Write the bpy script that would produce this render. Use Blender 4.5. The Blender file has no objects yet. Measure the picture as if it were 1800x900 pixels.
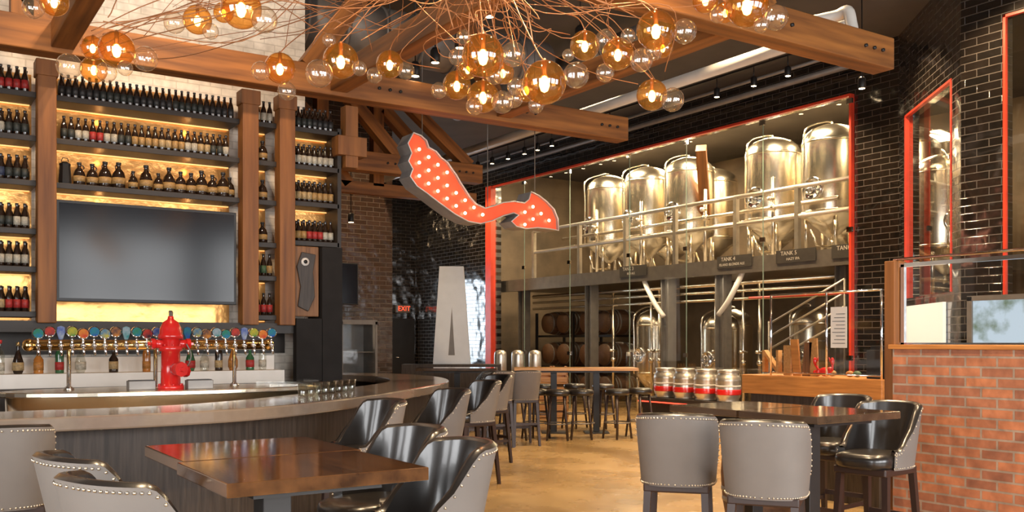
import bpy, math, random
from mathutils import Vector, Matrix
random.seed(7)
S=bpy.context.scene
C=S.collection
R=math.radians
CA,SA=.8348,.5505      # room axes seen from the tripod
F=1650.0
def site(u,v,D):
    k=(u-900)/F
    return (D*(CA*k+SA), D*(CA-SA*k), 1.5+(600-v)/F*D)
def db(u,b): return b/(CA-SA*(u-900)/F)
def da(u,a): return a/(CA*(u-900)/F+SA)
# ------------------------------------------------------------ materials
def nt(name):
    m=bpy.data.materials.new(name); m.use_nodes=True
    t=m.node_tree; return m,t,t.nodes,t.links,t.nodes['Principled BSDF']
def pm(name,col,rough=.5,metal=0,var=.15,scale=6,emit=None,es=0,bump=0,stretch=(1,1,1),coat=0,col2=None,rv=0,spec=.5):
    m,t,n,l,p=nt(name)
    tc=n.new('ShaderNodeTexCoord'); mp=n.new('ShaderNodeMapping'); mp.inputs['Scale'].default_value=stretch
    l.new(tc.outputs['Object'],mp.inputs['Vector'])
    no=n.new('ShaderNodeTexNoise'); no.inputs['Scale'].default_value=scale; no.inputs['Detail'].default_value=4
    l.new(mp.outputs[0],no.inputs['Vector'])
    cr=n.new('ShaderNodeValToRGB'); cr.color_ramp.elements[0].position=.3; cr.color_ramp.elements[1].position=.7
    c2=col2 or tuple(min(1,c*(1+var)) for c in col); c1=tuple(c*(1-var) for c in col) if not col2 else col
    cr.color_ramp.elements[0].color=(*c1,1); cr.color_ramp.elements[1].color=(*c2,1)
    l.new(no.outputs['Fac'],cr.inputs[0]); l.new(cr.outputs[0],p.inputs['Base Color'])
    p.inputs['Roughness'].default_value=rough; p.inputs['Metallic'].default_value=metal; p.inputs['Specular IOR Level'].default_value=spec
    if rv:
        mr=n.new('ShaderNodeMapRange'); mr.inputs[3].default_value=rough-rv; mr.inputs[4].default_value=rough+rv
        l.new(no.outputs['Fac'],mr.inputs[0]); l.new(mr.outputs[0],p.inputs['Roughness'])
    if coat: p.inputs['Coat Weight'].default_value=coat; p.inputs['Coat Roughness'].default_value=.1
    if emit: p.inputs['Emission Color'].default_value=(*emit,1); p.inputs['Emission Strength'].default_value=es
    if bump:
        b=n.new('ShaderNodeBump'); b.inputs['Strength'].default_value=bump; b.inputs['Distance'].default_value=.02
        l.new(no.outputs['Fac'],b.inputs['Height']); l.new(b.outputs[0],p.inputs['Normal'])
    return m
def brick(name,c1,c2,mortar,bw,rh,ms,rough,bump=.5,axes='xz',nb=.0,coat=0,nscale=5,spec=.5,vary=.6):
    m,t,n,l,p=nt(name)
    tc=n.new('ShaderNodeTexCoord'); sp=n.new('ShaderNodeSeparateXYZ'); cb=n.new('ShaderNodeCombineXYZ')
    l.new(tc.outputs['Object'],sp.inputs[0]); l.new(sp.outputs['XYZ'.index(axes[0].upper())],cb.inputs[0]); l.new(sp.outputs['XYZ'.index(axes[1].upper())],cb.inputs[1])
    b=n.new('ShaderNodeTexBrick'); l.new(cb.outputs[0],b.inputs['Vector'])
    b.inputs['Scale'].default_value=1; b.inputs['Brick Width'].default_value=bw; b.inputs['Row Height'].default_value=rh
    b.inputs['Mortar Size'].default_value=ms; b.inputs['Mortar Smooth'].default_value=.1
    b.inputs['Color1'].default_value=(*c1,1); b.inputs['Color2'].default_value=(*c2,1); b.inputs['Mortar'].default_value=(*mortar,1)
    no=n.new('ShaderNodeTexNoise'); no.inputs['Scale'].default_value=9; no.inputs['Detail'].default_value=5; l.new(tc.outputs['Object'],no.inputs['Vector'])
    mx=n.new('ShaderNodeMix'); mx.data_type='RGBA'; mx.blend_type='MULTIPLY'; mx.inputs[0].default_value=vary
    cr=n.new('ShaderNodeValToRGB'); cr.color_ramp.elements[0].position=.3; cr.color_ramp.elements[0].color=(.45,.43,.42,1); cr.color_ramp.elements[1].position=.65
    l.new(no.outputs['Fac'],cr.inputs[0]); l.new(b.outputs['Color'],mx.inputs[6]); l.new(cr.outputs[0],mx.inputs[7]); l.new(mx.outputs[2],p.inputs['Base Color'])
    mr=n.new('ShaderNodeMapRange'); mr.inputs[3].default_value=rough; mr.inputs[4].default_value=.8; l.new(b.outputs['Fac'],mr.inputs[0]); l.new(mr.outputs[0],p.inputs['Roughness'])
    p.inputs['Specular IOR Level'].default_value=spec
    inv=n.new('ShaderNodeMath'); inv.operation='SUBTRACT'; inv.inputs[0].default_value=1; l.new(b.outputs['Fac'],inv.inputs[1])
    n2=n.new('ShaderNodeTexNoise'); n2.inputs['Scale'].default_value=nscale; n2.inputs['Detail'].default_value=1; l.new(tc.outputs['Object'],n2.inputs['Vector'])
    ma=n.new('ShaderNodeMath'); ma.operation='MULTIPLY_ADD'; ma.inputs[1].default_value=nb; l.new(n2.outputs['Fac'],ma.inputs[0]); l.new(inv.outputs[0],ma.inputs[2])
    bp=n.new('ShaderNodeBump'); bp.inputs['Strength'].default_value=bump; bp.inputs['Distance'].default_value=.008
    l.new(ma.outputs[0],bp.inputs['Height']); l.new(bp.outputs[0],p.inputs['Normal'])
    if coat: p.inputs['Coat Weight'].default_value=coat; p.inputs['Coat Roughness'].default_value=.15; l.new(bp.outputs[0],p.inputs['Coat Normal'])
    return m
def glass(name,tint,refl=1.0,emit=None,es=0,f0=.04,rim=None,rp=3):
    m,t,n,l,p=nt(name); n.remove(p); out=n['Material Output']
    tr=n.new('ShaderNodeBsdfTransparent'); tr.inputs[0].default_value=(*tint,1)
    gl=n.new('ShaderNodeBsdfGlossy'); gl.inputs['Roughness'].default_value=.03; gl.inputs[0].default_value=(1,1,1,1)
    lw=n.new('ShaderNodeLayerWeight'); lw.inputs[0].default_value=.5
    if rim:   # silhouette tint painted in to mimic a longer light path
        mc=n.new('ShaderNodeMix'); mc.data_type='RGBA'; p2=n.new('ShaderNodeMath'); p2.operation='POWER'; p2.inputs[1].default_value=rp; l.new(lw.outputs['Facing'],p2.inputs[0])
        l.new(p2.outputs[0],mc.inputs[0]); mc.inputs[6].default_value=(*tint,1); mc.inputs[7].default_value=(*rim,1); l.new(mc.outputs[2],tr.inputs[0])
    pw_=n.new('ShaderNodeMath'); pw_.operation='POWER'; pw_.inputs[1].default_value=5; l.new(lw.outputs['Facing'],pw_.inputs[0])
    mu=n.new('ShaderNodeMath'); mu.operation='MULTIPLY_ADD'; mu.inputs[1].default_value=.8; mu.inputs[2].default_value=f0*refl; mu.use_clamp=True; l.new(pw_.outputs[0],mu.inputs[0])
    mx=n.new('ShaderNodeMixShader'); l.new(mu.outputs[0],mx.inputs[0]); l.new(tr.outputs[0],mx.inputs[1]); l.new(gl.outputs[0],mx.inputs[2])
    last=mx
    if emit:
        em=n.new('ShaderNodeEmission'); em.inputs[0].default_value=(*emit,1); em.inputs[1].default_value=es
        ad=n.new('ShaderNodeAddShader'); l.new(mx.outputs[0],ad.inputs[0]); l.new(em.outputs[0],ad.inputs[1]); last=ad
    l.new(last.outputs[0],out.inputs[0]); return m
def wood(name,c1,c2,axis,rough=.45,scale=3,coat=0,bump=.15):
    st=[14,14,14]; st[axis]=1.0
    return pm(name,c1,rough,0,col2=c2,scale=scale,stretch=tuple(st),bump=bump,coat=coat,spec=.35)
M={}
M['beam']=wood('beam_wood',(.085,.026,.005),(.30,.105,.02),0,.55,.9)
M['post']=wood('post_wood',(.10,.032,.007),(.24,.085,.018),2,.6,.9)
M['bench']=wood('bench_wood',(.34,.12,.025),(.52,.20,.045),1,.5)
M['table']=wood('tabletop_wood',(.028,.011,.005),(.105,.042,.014),1,.09,1.0,coat=.7,bump=.02)
M['tabledark']=wood('dark_tabletop_wood',(.03,.018,.011),(.07,.04,.022),1,.10,1.0,coat=.7,bump=.02)
M['fartable']=wood('light_tabletop_wood',(.33,.15,.045),(.48,.24,.08),0,.3)
M['darkwood']=wood('dark_panel_wood',(.018,.013,.010),(.048,.035,.027),2,.55)
M['carve']=wood('carved_dark_wood',(.10,.04,.014),(.22,.095,.035),2,.6)
M['leg']=pm('leg_wood',(.026,.012,.009),.4)
M['blackmetal']=pm('black_metal',(.013,.012,.012),.45,.3)
M['matte']=pm('matte_black_paint',(.014,.012,.011),.9,spec=.15)
M['shelf']=pm('shelf_dark',(.022,.016,.012),.5,spec=.3)
M['fabric']=pm('grey_fabric',(.158,.138,.122),.6,0,var=.07,scale=5,spec=.35)
M['leather']=pm('black_leather',(.013,.011,.010),.28,0,scale=12,bump=.06,coat=.3)
M['nail']=pm('nail_brass',(.6,.52,.4),.3,1)
M['counter']=pm('counter_stone',(.17,.128,.095),.16,0,var=.05,scale=20,coat=.5)
M['steel']=pm('brushed_steel',(.88,.78,.62),.25,1,scale=2,var=.03)
M['kegsteel']=pm('keg_steel',(.60,.55,.47),.32,.85)
M['steeld']=pm('grey_steel',(.15,.135,.12),.4,.4)
M['chrome']=pm('chrome',(.85,.85,.85),.08,1)
M['brass']=pm('brass',(.85,.55,.2),.15,1)
M['red']=pm('hydrant_red',(.55,.012,.01),.25,0,coat=.5)
M['redframe']=pm('red_frame_paint',(.48,.032,.012),.4,0,emit=(.9,.06,.02),es=.04)  # faint red glow put into the frame paint, no lamp there
M['white']=pm('white_paint',(.62,.57,.51),.5,var=.05)
M['pipe']=pm('pipe_white',(.6,.56,.5),.4,var=.05)
M['floor']=pm('floor_concrete',(.25,.148,.055),.27,0,col2=(.44,.285,.12),scale=1.3,rv=.07,coat=.1)
M['ceil']=pm('ceiling_dark',(.050,.041,.035),.8,scale=2)
M['tile']=brick('black_glazed_tile',(.005,.0045,.004),(.010,.0075,.006),(.022,.015,.010),.30,.095,.0055,.11,1.0,nb=2.8,nscale=3,coat=1,spec=1.0,vary=.3)
M['tilebrown']=brick('brown_glazed_brick',(.022,.012,.008),(.04,.021,.013),(.045,.026,.016),.26,.085,.006,.2,.9,nb=2,spec=.8)
M['redbrick']=brick('red_brick',(.52,.17,.066),(.27,.092,.046),(.33,.23,.16),.235,.073,.008,.85,.9,axes='yz',nb=.9,nscale=18,vary=.75)
M['whitebrick']=brick('white_painted_brick',(.78,.70,.60),(.72,.64,.54),(.60,.53,.44),.22,.075,.006,.7,.5,nb=.5)
M['plainwall']=pm('plaster_wall',(.22,.17,.13),.8)
M['hallwall']=pm('brew_hall_wall',(.11,.075,.045),.7,scale=1.5,var=.4)
M['gold']=pm('gold_backing',(.58,.28,.08),.28,.9,scale=5,bump=.6,emit=(1,.38,.08),es=.03)  # weak amber emission stands in for backlight on the panel
M['led']=pm('warm_led',(1,.7,.3),.5,emit=(1,.42,.09),es=1.0)
M['redled']=pm('red_led',(1,.1,.05),.5,emit=(1,.04,.02),es=3)
M['bulb']=pm('bulb_glow',(1,.8,.5),.4,emit=(1,.68,.28),es=16)
M['signbulb']=pm('sign_bulb_glow',(1,.8,.6),.4,emit=(1,.62,.36),es=9)
M['spot']=pm('spot_lens',(1,.9,.7),.4,emit=(1,.72,.4),es=25)
M['signred']=pm('sign_face_red',(.7,.07,.025),.3,emit=(1,.10,.03),es=.42)
M['signside']=pm('sign_metal_side',(.30,.28,.265),.45,.1)
M['signrim']=pm('sign_rim_metal',(.6,.54,.48),.35,.3)
M['amber']=glass('amber_glass',(.95,.63,.28),2.2,(1,.38,.04),.07,rim=(.42,.15,.03),rp=2.2)  # faint orange emission painted in for light scattered in the glass
M['clear']=glass('clear_globe_glass',(.97,.93,.88),3.0,(1,.6,.3),.03,rim=(.50,.38,.26),rp=2.5)  # faint warm emission painted in to keep clear globes visible
M['copper']=pm('copper_wire',(.36,.14,.05),.3,.5)
M['pane']=glass('pane_glass',(.94,.95,.935),2.8)
M['plexi']=glass('plexi',(.95,.96,.96),1.6)
M['edge']=pm('glass_edge',(.16,.22,.18),.2,0)
M['bottle']=pm('brown_bottle_glass',(.014,.007,.004),.12,0,coat=.2)
M['cap']=pm('bottle_cap_gold',(.5,.35,.15),.3,.8)
M['screen']=pm('tv_screen',(.003,.004,.007),.14,0,var=.05,spec=.22)
M['black']=pm('black_plastic',(.010,.009,.009),.45,spec=.3)
M['chalk']=pm('chalkboard',(.03,.027,.024),.7)
M['letter']=pm('lettering_white',(.55,.51,.45),.6,var=.03)
M['paper']=pm('paper',(.58,.54,.49),.7,var=.03)
M['silver']=pm('silver_letter_metal',(.58,.62,.67),.45,.1,var=.04)
M['barrel']=wood('barrel_oak',(.045,.020,.010),(.11,.05,.022),0,.6)
M['duct']=pm('duct_metal',(.17,.15,.135),.5,.3)
M['exit']=pm('exit_red',(.8,.05,.03),.5,emit=(1,.08,.03),es=1.6)
M['exitbox']=pm('exit_box',(.12,.10,.09),.5)
# ------------------------------------------------------------ mesh builder
class MB:
    def __init__(s): s.v=[];s.f=[];s.m=[];s.s=[]
    def add(s,vs,fs,m=0,sm=False,T=None):
        o=len(s.v)
        s.v+=[tuple(T@Vector(p)) for p in vs] if T is not None else [tuple(p) for p in vs]
        for f in fs: s.f.append(tuple(i+o for i in f)); s.m.append(m); s.s.append(sm)
        return s
    def box(s,x0,y0,z0,x1,y1,z1,m=0,T=None):
        return s.add([(x0,y0,z0),(x1,y0,z0),(x1,y1,z0),(x0,y1,z0),(x0,y0,z1),(x1,y0,z1),(x1,y1,z1),(x0,y1,z1)],
          [(3,2,1,0),(4,5,6,7),(0,1,5,4),(1,2,6,5),(2,3,7,6),(3,0,4,7)],m,False,T)
    def lathe(s,pr,n=24,m=0,T=None,sm=True):
        vs=[(r*math.cos(2*math.pi*j/n),r*math.sin(2*math.pi*j/n),z) for r,z in pr for j in range(n)]
        fs=[(i*n+j,i*n+(j+1)%n,(i+1)*n+(j+1)%n,(i+1)*n+j) for i in range(len(pr)-1) for j in range(n)]
        if pr[0][0]>1e-5: fs.append(tuple(range(n))[::-1])
        if pr[-1][0]>1e-5: fs.append(tuple((len(pr)-1)*n+j for j in range(n)))
        return s.add(vs,fs,m,sm,T)
    def cyl(s,p0,p1,r0,r1=None,n=12,m=0,sm=True):
        p0=Vector(p0);p1=Vector(p1);d=p1-p0;L=d.length
        T=Matrix.Translation(p0)@d.to_track_quat('Z','Y').to_matrix().to_4x4()
        return s.lathe([(r0,0),(r1 if r1 is not None else r0,L)],n,m,T,sm)
    def tube(s,pts,r,n=6,m=0,closed=False):
        P=[Vector(p) for p in pts]; k=len(P); vs=[]
        up=Vector((0,0,1)); prev=None
        for i,p in enumerate(P):
            a=P[(i-1)%k] if closed or i>0 else p; b=P[(i+1)%k] if closed or i<k-1 else p
            d=(b-a).normalized()
            if prev is None: x=d.cross(up) if abs(d.z)<.95 else d.cross(Vector((1,0,0)))
            else: x=prev-d*prev.dot(d)
            x.normalize(); prev=x; y=d.cross(x)
            vs+=[p+(x*math.cos(2*math.pi*j/n)+y*math.sin(2*math.pi*j/n))*r for j in range(n)]
        fs=[(i*n+j,i*n+(j+1)%n,((i+1)%k)*n+(j+1)%n,((i+1)%k)*n+j) for i in range(k if closed else k-1) for j in range(n)]
        if not closed: fs+=[tuple(range(n))[::-1],tuple((k-1)*n+j for j in range(n))]
        return s.add(vs,fs,m,True)
    def sphere(s,c,r,m=0,n=16,sq=(1,1,1)):
        h=max(4,n//2)
        pr=[(max(0.0,math.sin(math.pi*i/h))*r,-math.cos(math.pi*i/h)*r) for i in range(h+1)]
        pr[0]=(r*.002,-r);pr[-1]=(r*.002,r)
        T=Matrix.Translation(c)@Matrix.Diagonal((*sq,1))
        return s.lathe(pr,n,m,T)
    def prism(s,poly,z0,z1,m=0,T=None,caps=True):
        n=len(poly); vs=[(x,y,z0) for x,y in poly]+[(x,y,z1) for x,y in poly]
        fs=[(i,(i+1)%n,n+(i+1)%n,n+i) for i in range(n)]
        if caps: fs+=[tuple(range(n))[::-1],tuple(range(n,2*n))]
        return s.add(vs,fs,m,False,T)
def O(name,mb,mats,parent=None,loc=(0,0,0),rot=0,bev=0,label=None,cat=None,group=None,kind=None):
    me=bpy.data.meshes.new(name); me.from_pydata(mb.v,[],mb.f)
    for mt in (mats if isinstance(mats,(list,tuple)) else [mats]): me.materials.append(M[mt] if isinstance(mt,str) else mt)
    me.polygons.foreach_set('material_index',mb.m); me.polygons.foreach_set('use_smooth',mb.s); me.update()
    o=bpy.data.objects.new(name,me); C.objects.link(o); o.location=loc
    o.rotation_euler=rot if isinstance(rot,tuple) else (0,0,rot)
    if parent: o.parent=parent
    if bev:
        b=o.modifiers.new('b','BEVEL'); b.width=bev; b.segments=2; b.limit_method='ANGLE'; b.angle_limit=R(50)
    if label: o['label']=label
    if cat: o['category']=cat
    if group: o['group']=group
    if kind: o['kind']=kind
    return o
def thing(name,label,cat,loc=(0,0,0),rot=0,group=None):
    o=bpy.data.objects.new(name,None); C.objects.link(o); o.location=loc; o.rotation_euler=(0,0,rot); o.empty_display_size=.1
    o['label']=label;o['category']=cat
    if group:o['group']=group
    return o
def dupc(ch,par):
    c=ch.copy(); C.objects.link(c); c.parent=par
    for g in KIDS(ch): dupc(g,c)
_k={}
def KIDS(o):
    if o.name not in _k: _k[o.name]=list(o.children)
    return _k[o.name]
def dup(root,loc,rot=0,label=None,group=None,sc=None):
    r=root.copy(); C.objects.link(r); r.location=loc; r.rotation_euler=(0,0,rot)
    if sc: r.scale=(sc,sc,sc)
    if label:r['label']=label
    if group:r['group']=group
    for ch in KIDS(root): dupc(ch,r)
    return r
def text(name,s,size,mat,parent,loc,rot,ext=.001,label=None):
    cu=bpy.data.curves.new(name,'FONT'); cu.body=s; cu.size=size; cu.extrude=ext; cu.align_x='CENTER'; cu.align_y='CENTER'
    t=bpy.data.objects.new('tmp',cu); C.objects.link(t); bpy.context.view_layer.update()
    me=bpy.data.meshes.new_from_object(t.evaluated_get(bpy.context.evaluated_depsgraph_get()))
    bpy.data.objects.remove(t)
    me.materials.clear(); me.materials.append(M[mat])
    o=bpy.data.objects.new(name,me); C.objects.link(o); o.parent=parent; o.location=loc; o.rotation_euler=rot
    if label:o['label']=label
    return o
def crom(P,k=6):
    P=[Vector(p) for p in P]; out=[]
    for i in range(len(P)-1):
        a=P[max(0,i-1)];b=P[i];c=P[i+1];d=P[min(len(P)-1,i+2)]
        for j in range(k):
            t=j/k; out.append(.5*((2*b)+(c-a)*t+(2*a-5*b+4*c-d)*t*t+(3*b-3*c+d-a)*t**3))
    out.append(P[-1]); return out
# ------------------------------------------------------------ room shell
CZ=6.05
def wall(name,p0,p1,mat,holes=(),z0=0,z1=CZ,t=.2):
    dx=p1[0]-p0[0];dy=p1[1]-p0[1];L=math.hypot(dx,dy);mb=MB();x=0
    for h in sorted(holes):
        if h[0]>x: mb.box(x,-t,z0,h[0],0,z1)
        if h[2]>z0: mb.box(h[0],-t,z0,h[1],0,h[2])
        if h[3]<z1: mb.box(h[0],-t,h[3],h[1],0,z1)
        x=h[1]
    if x<L: mb.box(x,-t,z0,L,0,z1)
    return O(name,mb,mat,loc=(p0[0],p0[1],0),rot=math.atan2(dy,dx),kind='structure')
O('floor',MB().box(-3.2,-3.2,-.2,18,24.2,0),'floor',kind='structure')
O('ceiling',MB().box(-3.2,-3.2,CZ,18,24.2,CZ+.2),'ceil',kind='structure')
wall('wall_right',(10.8,-3),(10.8,6.5),'tile',[(7.0,8.98,2.03,5.3)])
wall('wall_diagonal',(10.8,6.5),(12.5,8.5),'tile',[(.33,2.3,2.12,4.78)])
wall('wall_glazed',(12.5,8.5),(12.5,24),'tile',[(.8,11.25,.0,5.35)])
wall('wall_far',(12.5,24),(4,24),'tile',[(1.0,2.5,.9,3.3)])
wall('wall_middle',(7.85,16),(-3,16),'tilebrown',t=.3)
wall('wall_hall',(4,24),(4,16.3),'plainwall')
wall('wall_left',(-3,16),(-3,-3),'plainwall',[(11.5,14,.9,3.6),(15,17.5,.9,3.6)])
RW=[(2.5,5.2,.8,3.8),(5.7,8.4,.8,3.8),(8.9,11.6,.8,3.8)]
wall('wall_rear',(-3,-3),(10.8,-3),'plainwall',RW)
wall('wall_bar',(3.64,9.5),(-3,9.5),'whitebrick')
wall('wall_tank_room_back',(17.5,5.6),(17.5,21.5),'hallwall')
wall('wall_tank_room_end',(17.5,21.3),(12.7,21.3),'hallwall')
wall('wall_tank_room_near',(11.0,5.6),(17.5,5.6),'hallwall')
n=0
for (x0,x1,z0,z1) in RW:
    n+=1
    mb=MB(); a0=-3+x0;a1=-3+x1
    for x in (a0,(a0+a1)/2-.03,a1-.06): mb.box(x,-3.15,z0,x+.06,-3.05,z1)
    for z in (z0,z0+1.9,z1-.06): mb.box(a0,-3.15,z,a1,-3.05,z+.06)
    O('window_%d'%n,mb,'blackmetal',kind='structure')
def area(name,loc,rot,sx,sy,power,col):
    l=bpy.data.lights.new(name,'AREA'); l.shape='RECTANGLE'; l.size=sx;l.size_y=sy;l.energy=power;l.color=col
    o=bpy.data.objects.new(name,l);C.objects.link(o);o.location=loc;o.rotation_euler=rot
for (x0,x1,z0,z1) in RW: area('daylight',(-3+(x0+x1)/2,-3.3,2.3),(R(90),0,0),2.6,3,310,(.97,.97,.97))
for y in (3.25,-.25): area('daylight',(-3.3,y,2.25),(R(90),0,R(-90)),2.4,2.7,210,(.97,.97,.97))
area('daylight',(10.75,24.3,2.1),(R(-90),0,0),1.5,2.4,75,(.75,.88,1))
# glazing
g=bpy.data.objects.new('window_4',None); C.objects.link(g); g['kind']='structure'
seams=[9.3]+[da(u,12.5)*(CA-SA*(u-900)/F) for u in (1345,1210,1110,1005,925)]+[19.75]
for i in range(6):
    O('pane',MB().add([(12.45,seams[i]+.01,.03),(12.45,seams[i+1]-.01,.03),(12.45,seams[i+1]-.01,5.3),(12.45,seams[i]+.01,5.3)],[(0,1,2,3)]),'pane',g)
    if i: O('pane_edge',MB().box(12.445,seams[i]-.008,.03,12.455,seams[i]+.008,5.3),'edge',g)
    for z in (1.2,3.2,5.2): O('clamp',MB().box(12.41,seams[i]-.05,z,12.45,seams[i]+.05,z+.08),'chrome',g)
mb=MB(); mb.box(12.42,9.27,0,12.5,9.31,5.35); mb.box(12.36,19.7,0,12.5,19.95,5.35); mb.box(12.43,9.3,5.32,12.5,19.8,5.36)
O('frame',mb,'redframe',g)
g=bpy.data.objects.new('window_5',None); C.objects.link(g); g['kind']='structure'; g.location=(10.8,6.5,0); g.rotation_euler=(0,0,math.atan2(2,1.7))
mb=MB(); mb.box(.33,-.05,2.12,.36,.01,4.78).box(2.26,-.1,2.12,2.3,.01,4.78).box(.33,-.05,4.75,2.3,.01,4.78)
O('frame',mb,'redframe',g); O('pane',MB().add([(.36,-.02,2.13),(2.26,-.02,2.13),(2.26,-.02,4.75),(.36,-.02,4.75)],[(0,1,2,3)]),'pane',g)
g=bpy.data.objects.new('window_6',None); C.objects.link(g); g['kind']='structure'
mb=MB(); mb.box(10.79,5.95,2.03,10.84,5.98,5.3).box(10.79,4.0,2.03,10.84,4.04,5.3).box(10.79,4.0,5.27,10.84,5.98,5.3)
O('frame',mb,'redframe',g); O('pane',MB().add([(10.82,4.04,2.05),(10.82,5.95,2.05),(10.82,5.95,5.27),(10.82,4.04,5.27)],[(0,1,2,3)]),'pane',g)
m,t,nn,l,p=nt('reflected_outdoors')  # emissive mottling stands in for outdoors reflected in the partition glass
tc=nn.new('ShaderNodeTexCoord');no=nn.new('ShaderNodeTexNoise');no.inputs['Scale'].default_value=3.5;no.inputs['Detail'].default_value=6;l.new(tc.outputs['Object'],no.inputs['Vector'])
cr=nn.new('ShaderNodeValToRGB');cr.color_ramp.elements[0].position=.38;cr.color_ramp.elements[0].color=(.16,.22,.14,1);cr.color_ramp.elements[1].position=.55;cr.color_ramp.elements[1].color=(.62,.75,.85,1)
l.new(no.outputs['Fac'],cr.inputs[0]);l.new(cr.outputs[0],p.inputs['Emission Color']);p.inputs['Emission Strength'].default_value=.8;p.inputs['Base Color'].default_value=(0,0,0,1);M['reflview']=m
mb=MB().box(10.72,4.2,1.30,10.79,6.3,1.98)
g=O('window_7',mb,'reflview',kind='structure')  # glowing pane added for that reflection, no opening behind it
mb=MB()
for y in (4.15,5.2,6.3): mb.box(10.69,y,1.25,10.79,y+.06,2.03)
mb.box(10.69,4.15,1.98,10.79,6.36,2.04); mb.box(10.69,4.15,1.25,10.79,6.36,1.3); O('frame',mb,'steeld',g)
M['board']=pm('reflection_white_glow',(.85,.86,.86),.4,var=.02,emit=(.9,.95,1),es=.25)  # pale self-lit colour imitating a bright window reflection
O('reflection_panel',MB().box(.5,.01,1.3,2.3,.05,2.0),'board',loc=(10.8,6.5,0),rot=math.atan2(2,1.7),label='pale glowing panel added as a window reflection by the tiled wall',cat='board')  # panel added in place of a reflection in the partition glass
d=O('door_1',MB().box(11.75,23.93,0,12.45,23.99,2.15),'black',kind='structure')
O('door_handle',MB().cyl((11.85,23.9,1.05),(12.0,23.9,1.05),.015),'chrome',d)
e=thing('exit_sign','illuminated red exit sign above the dark door','sign',(12.05,23.85,2.42))
O('housing',MB().box(-.2,-.04,-.11,.2,.14,.11),'exitbox',e,bev=.01); text('lettering','EXIT',.19,'exit',e,(0,-.045,0),(R(90),0,0))
# ------------------------------------------------------------ trusses
def truss(b,a0,a1,web):
    g=thing('roof_truss','orange stained timber roof truss with steel bolts','roof truss',(0,b,0))
    O('bottom_chord',MB().box(a0,-.11,3.94,a1,.11,4.22),'beam',g,bev=.01)
    def strut(p,q,w=.085):
        p=Vector(p);q=Vector(q);d=q-p;L=d.length
        T=Matrix.Translation(p)@Matrix.Rotation(-math.atan2(d.z,d.x),4,'Y')
        o=O('web_strut',MB().box(0,-w,-w,L,w,w),'beam',g); o.matrix_local=T
    for p,q in web: strut((p[0],0,p[1]),(q[0],0,q[1]))
    for x in [a1-.3,a1-1.5,a1-3.2,a1-6.2]:
        if x>a0+.3:
            for k in (-.12,0,.12): O('bolt',MB().cyl((x+k,-.13,4.08),(x+k,-.105,4.08),.016,n=8),'blackmetal',g)
truss(8.85,-3,7.46,[((3.4,4.2),(4.6,5.9)),((1.1,4.2),(-.2,5.9)),((.9,4.2),(.9,5.95)),((5.6,4.2),(4.7,5.9))])
truss(5.25,-3,7.5,[((5.9,4.2),(4.9,5.95)),((3.2,4.2),(4.4,5.9))]); truss(12.45,3.0,7.6,[((6.2,4.2),(5.2,5.2)),((5.0,4.2),(5.0,5.9)),((5.2,4.3),(3.7,5.6)),((7.4,4.2),(5.2,5.9))])
g=thing('roof_truss','lower dark timber truss with diagonal braces','roof truss',(0,13.6,0))
for p,q in (((4.8,3.9),(8.2,3.9)),((4.9,5.2),(5.9,3.95)),((6.4,3.95),(6.4,5.9)),((7.9,3.95),(6.5,5.2))):
    p=Vector((p[0],0,p[1]));q=Vector((q[0],0,q[1]));d=q-p
    o=O('brace',MB().box(0,-.08,-.09,d.length,.08,.09),'beam',g); o.matrix_local=Matrix.Translation(p)@Matrix.Rotation(-math.atan2(d.z,d.x),4,'Y')
for a in (5.65,3.7,1.2):
    O('purlin',MB().box(0,-.09,3.98,3.38,.09,4.20),'beam',loc=(a+.0,5.36,0),rot=R(90),bev=.008,label='orange stained timber purlin between two roof trusses',cat='roof beam')
g=thing('beam_bracket','orange timber bracket on a short post beside the shelving','roof bracket',(3.97,9.1,0))
O('bracket_post',MB().box(-.07,-.07,3.3,.07,.07,3.94),'post',g,bev=.005); O('bracket_arm',MB().box(-.16,-.09,3.42,.16,.09,3.62),'post',g,bev=.005)
O('ceiling_pipe',MB().cyl((7.63,5.75,4.52),(7.63,15.9,4.52),.065,n=16),'pipe',label='white painted pipe running below the dark ceiling',cat='pipe')
mb=MB().tube(crom([site(1425,38,9.0),site(1470,28,8.9),site(1490,20,8.8),site(1497,45,8.75),site(1503,68,8.7),site(1520,75,8.65),site(1565,88,8.55)],5),.055,12)
O('drain_pipe',mb,'pipe',label='white elbowed pipe hung beside the timber beam end',cat='pipe')
g=thing('air_duct','round grey metal air duct hung below the ceiling','air duct')
mb=MB()
for i in range(14): mb.cyl((.5+i*.5,10.6,5.3),(1.0+i*.5-.02,10.6,5.3),.32,n=24); mb.cyl((.5+i*.5-.02,10.6,5.3),(.5+i*.5+.02,10.6,5.3),.335,n=24)
O('duct_pipe',mb,'duct',g)
for x in (1.5,4,6.5): O('hanger',MB().box(x-.02,10.58,5.6,x+.02,10.62,CZ),'duct',g)
g=thing('air_duct','long dark round air duct below the ceiling','air duct')
mb=MB()
for i in range(9): mb.cyl((8.6+.0,5+i*1.1,5.7),(8.6,6.08+i*1.1,5.7),.17,n=20); mb.cyl((8.6,5+i*1.1,5.7),(8.6,5.04+i*1.1,5.7),.185,n=20)
O('duct_pipe',mb,'duct',g)
for y in (6,9,12): O('hanger',MB().box(8.58,y-.02,5.86,8.62,y+.02,CZ),'duct',g)
O('wall_conduit',MB().cyl((12.3,8.9,5.75),(12.3,20,5.75),.05,n=10).cyl((12.1,8.9,5.9),(12.1,20,5.9),.03,n=8),'duct',label='pair of pale conduits along the top of the tiled wall',cat='pipe')
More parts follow.
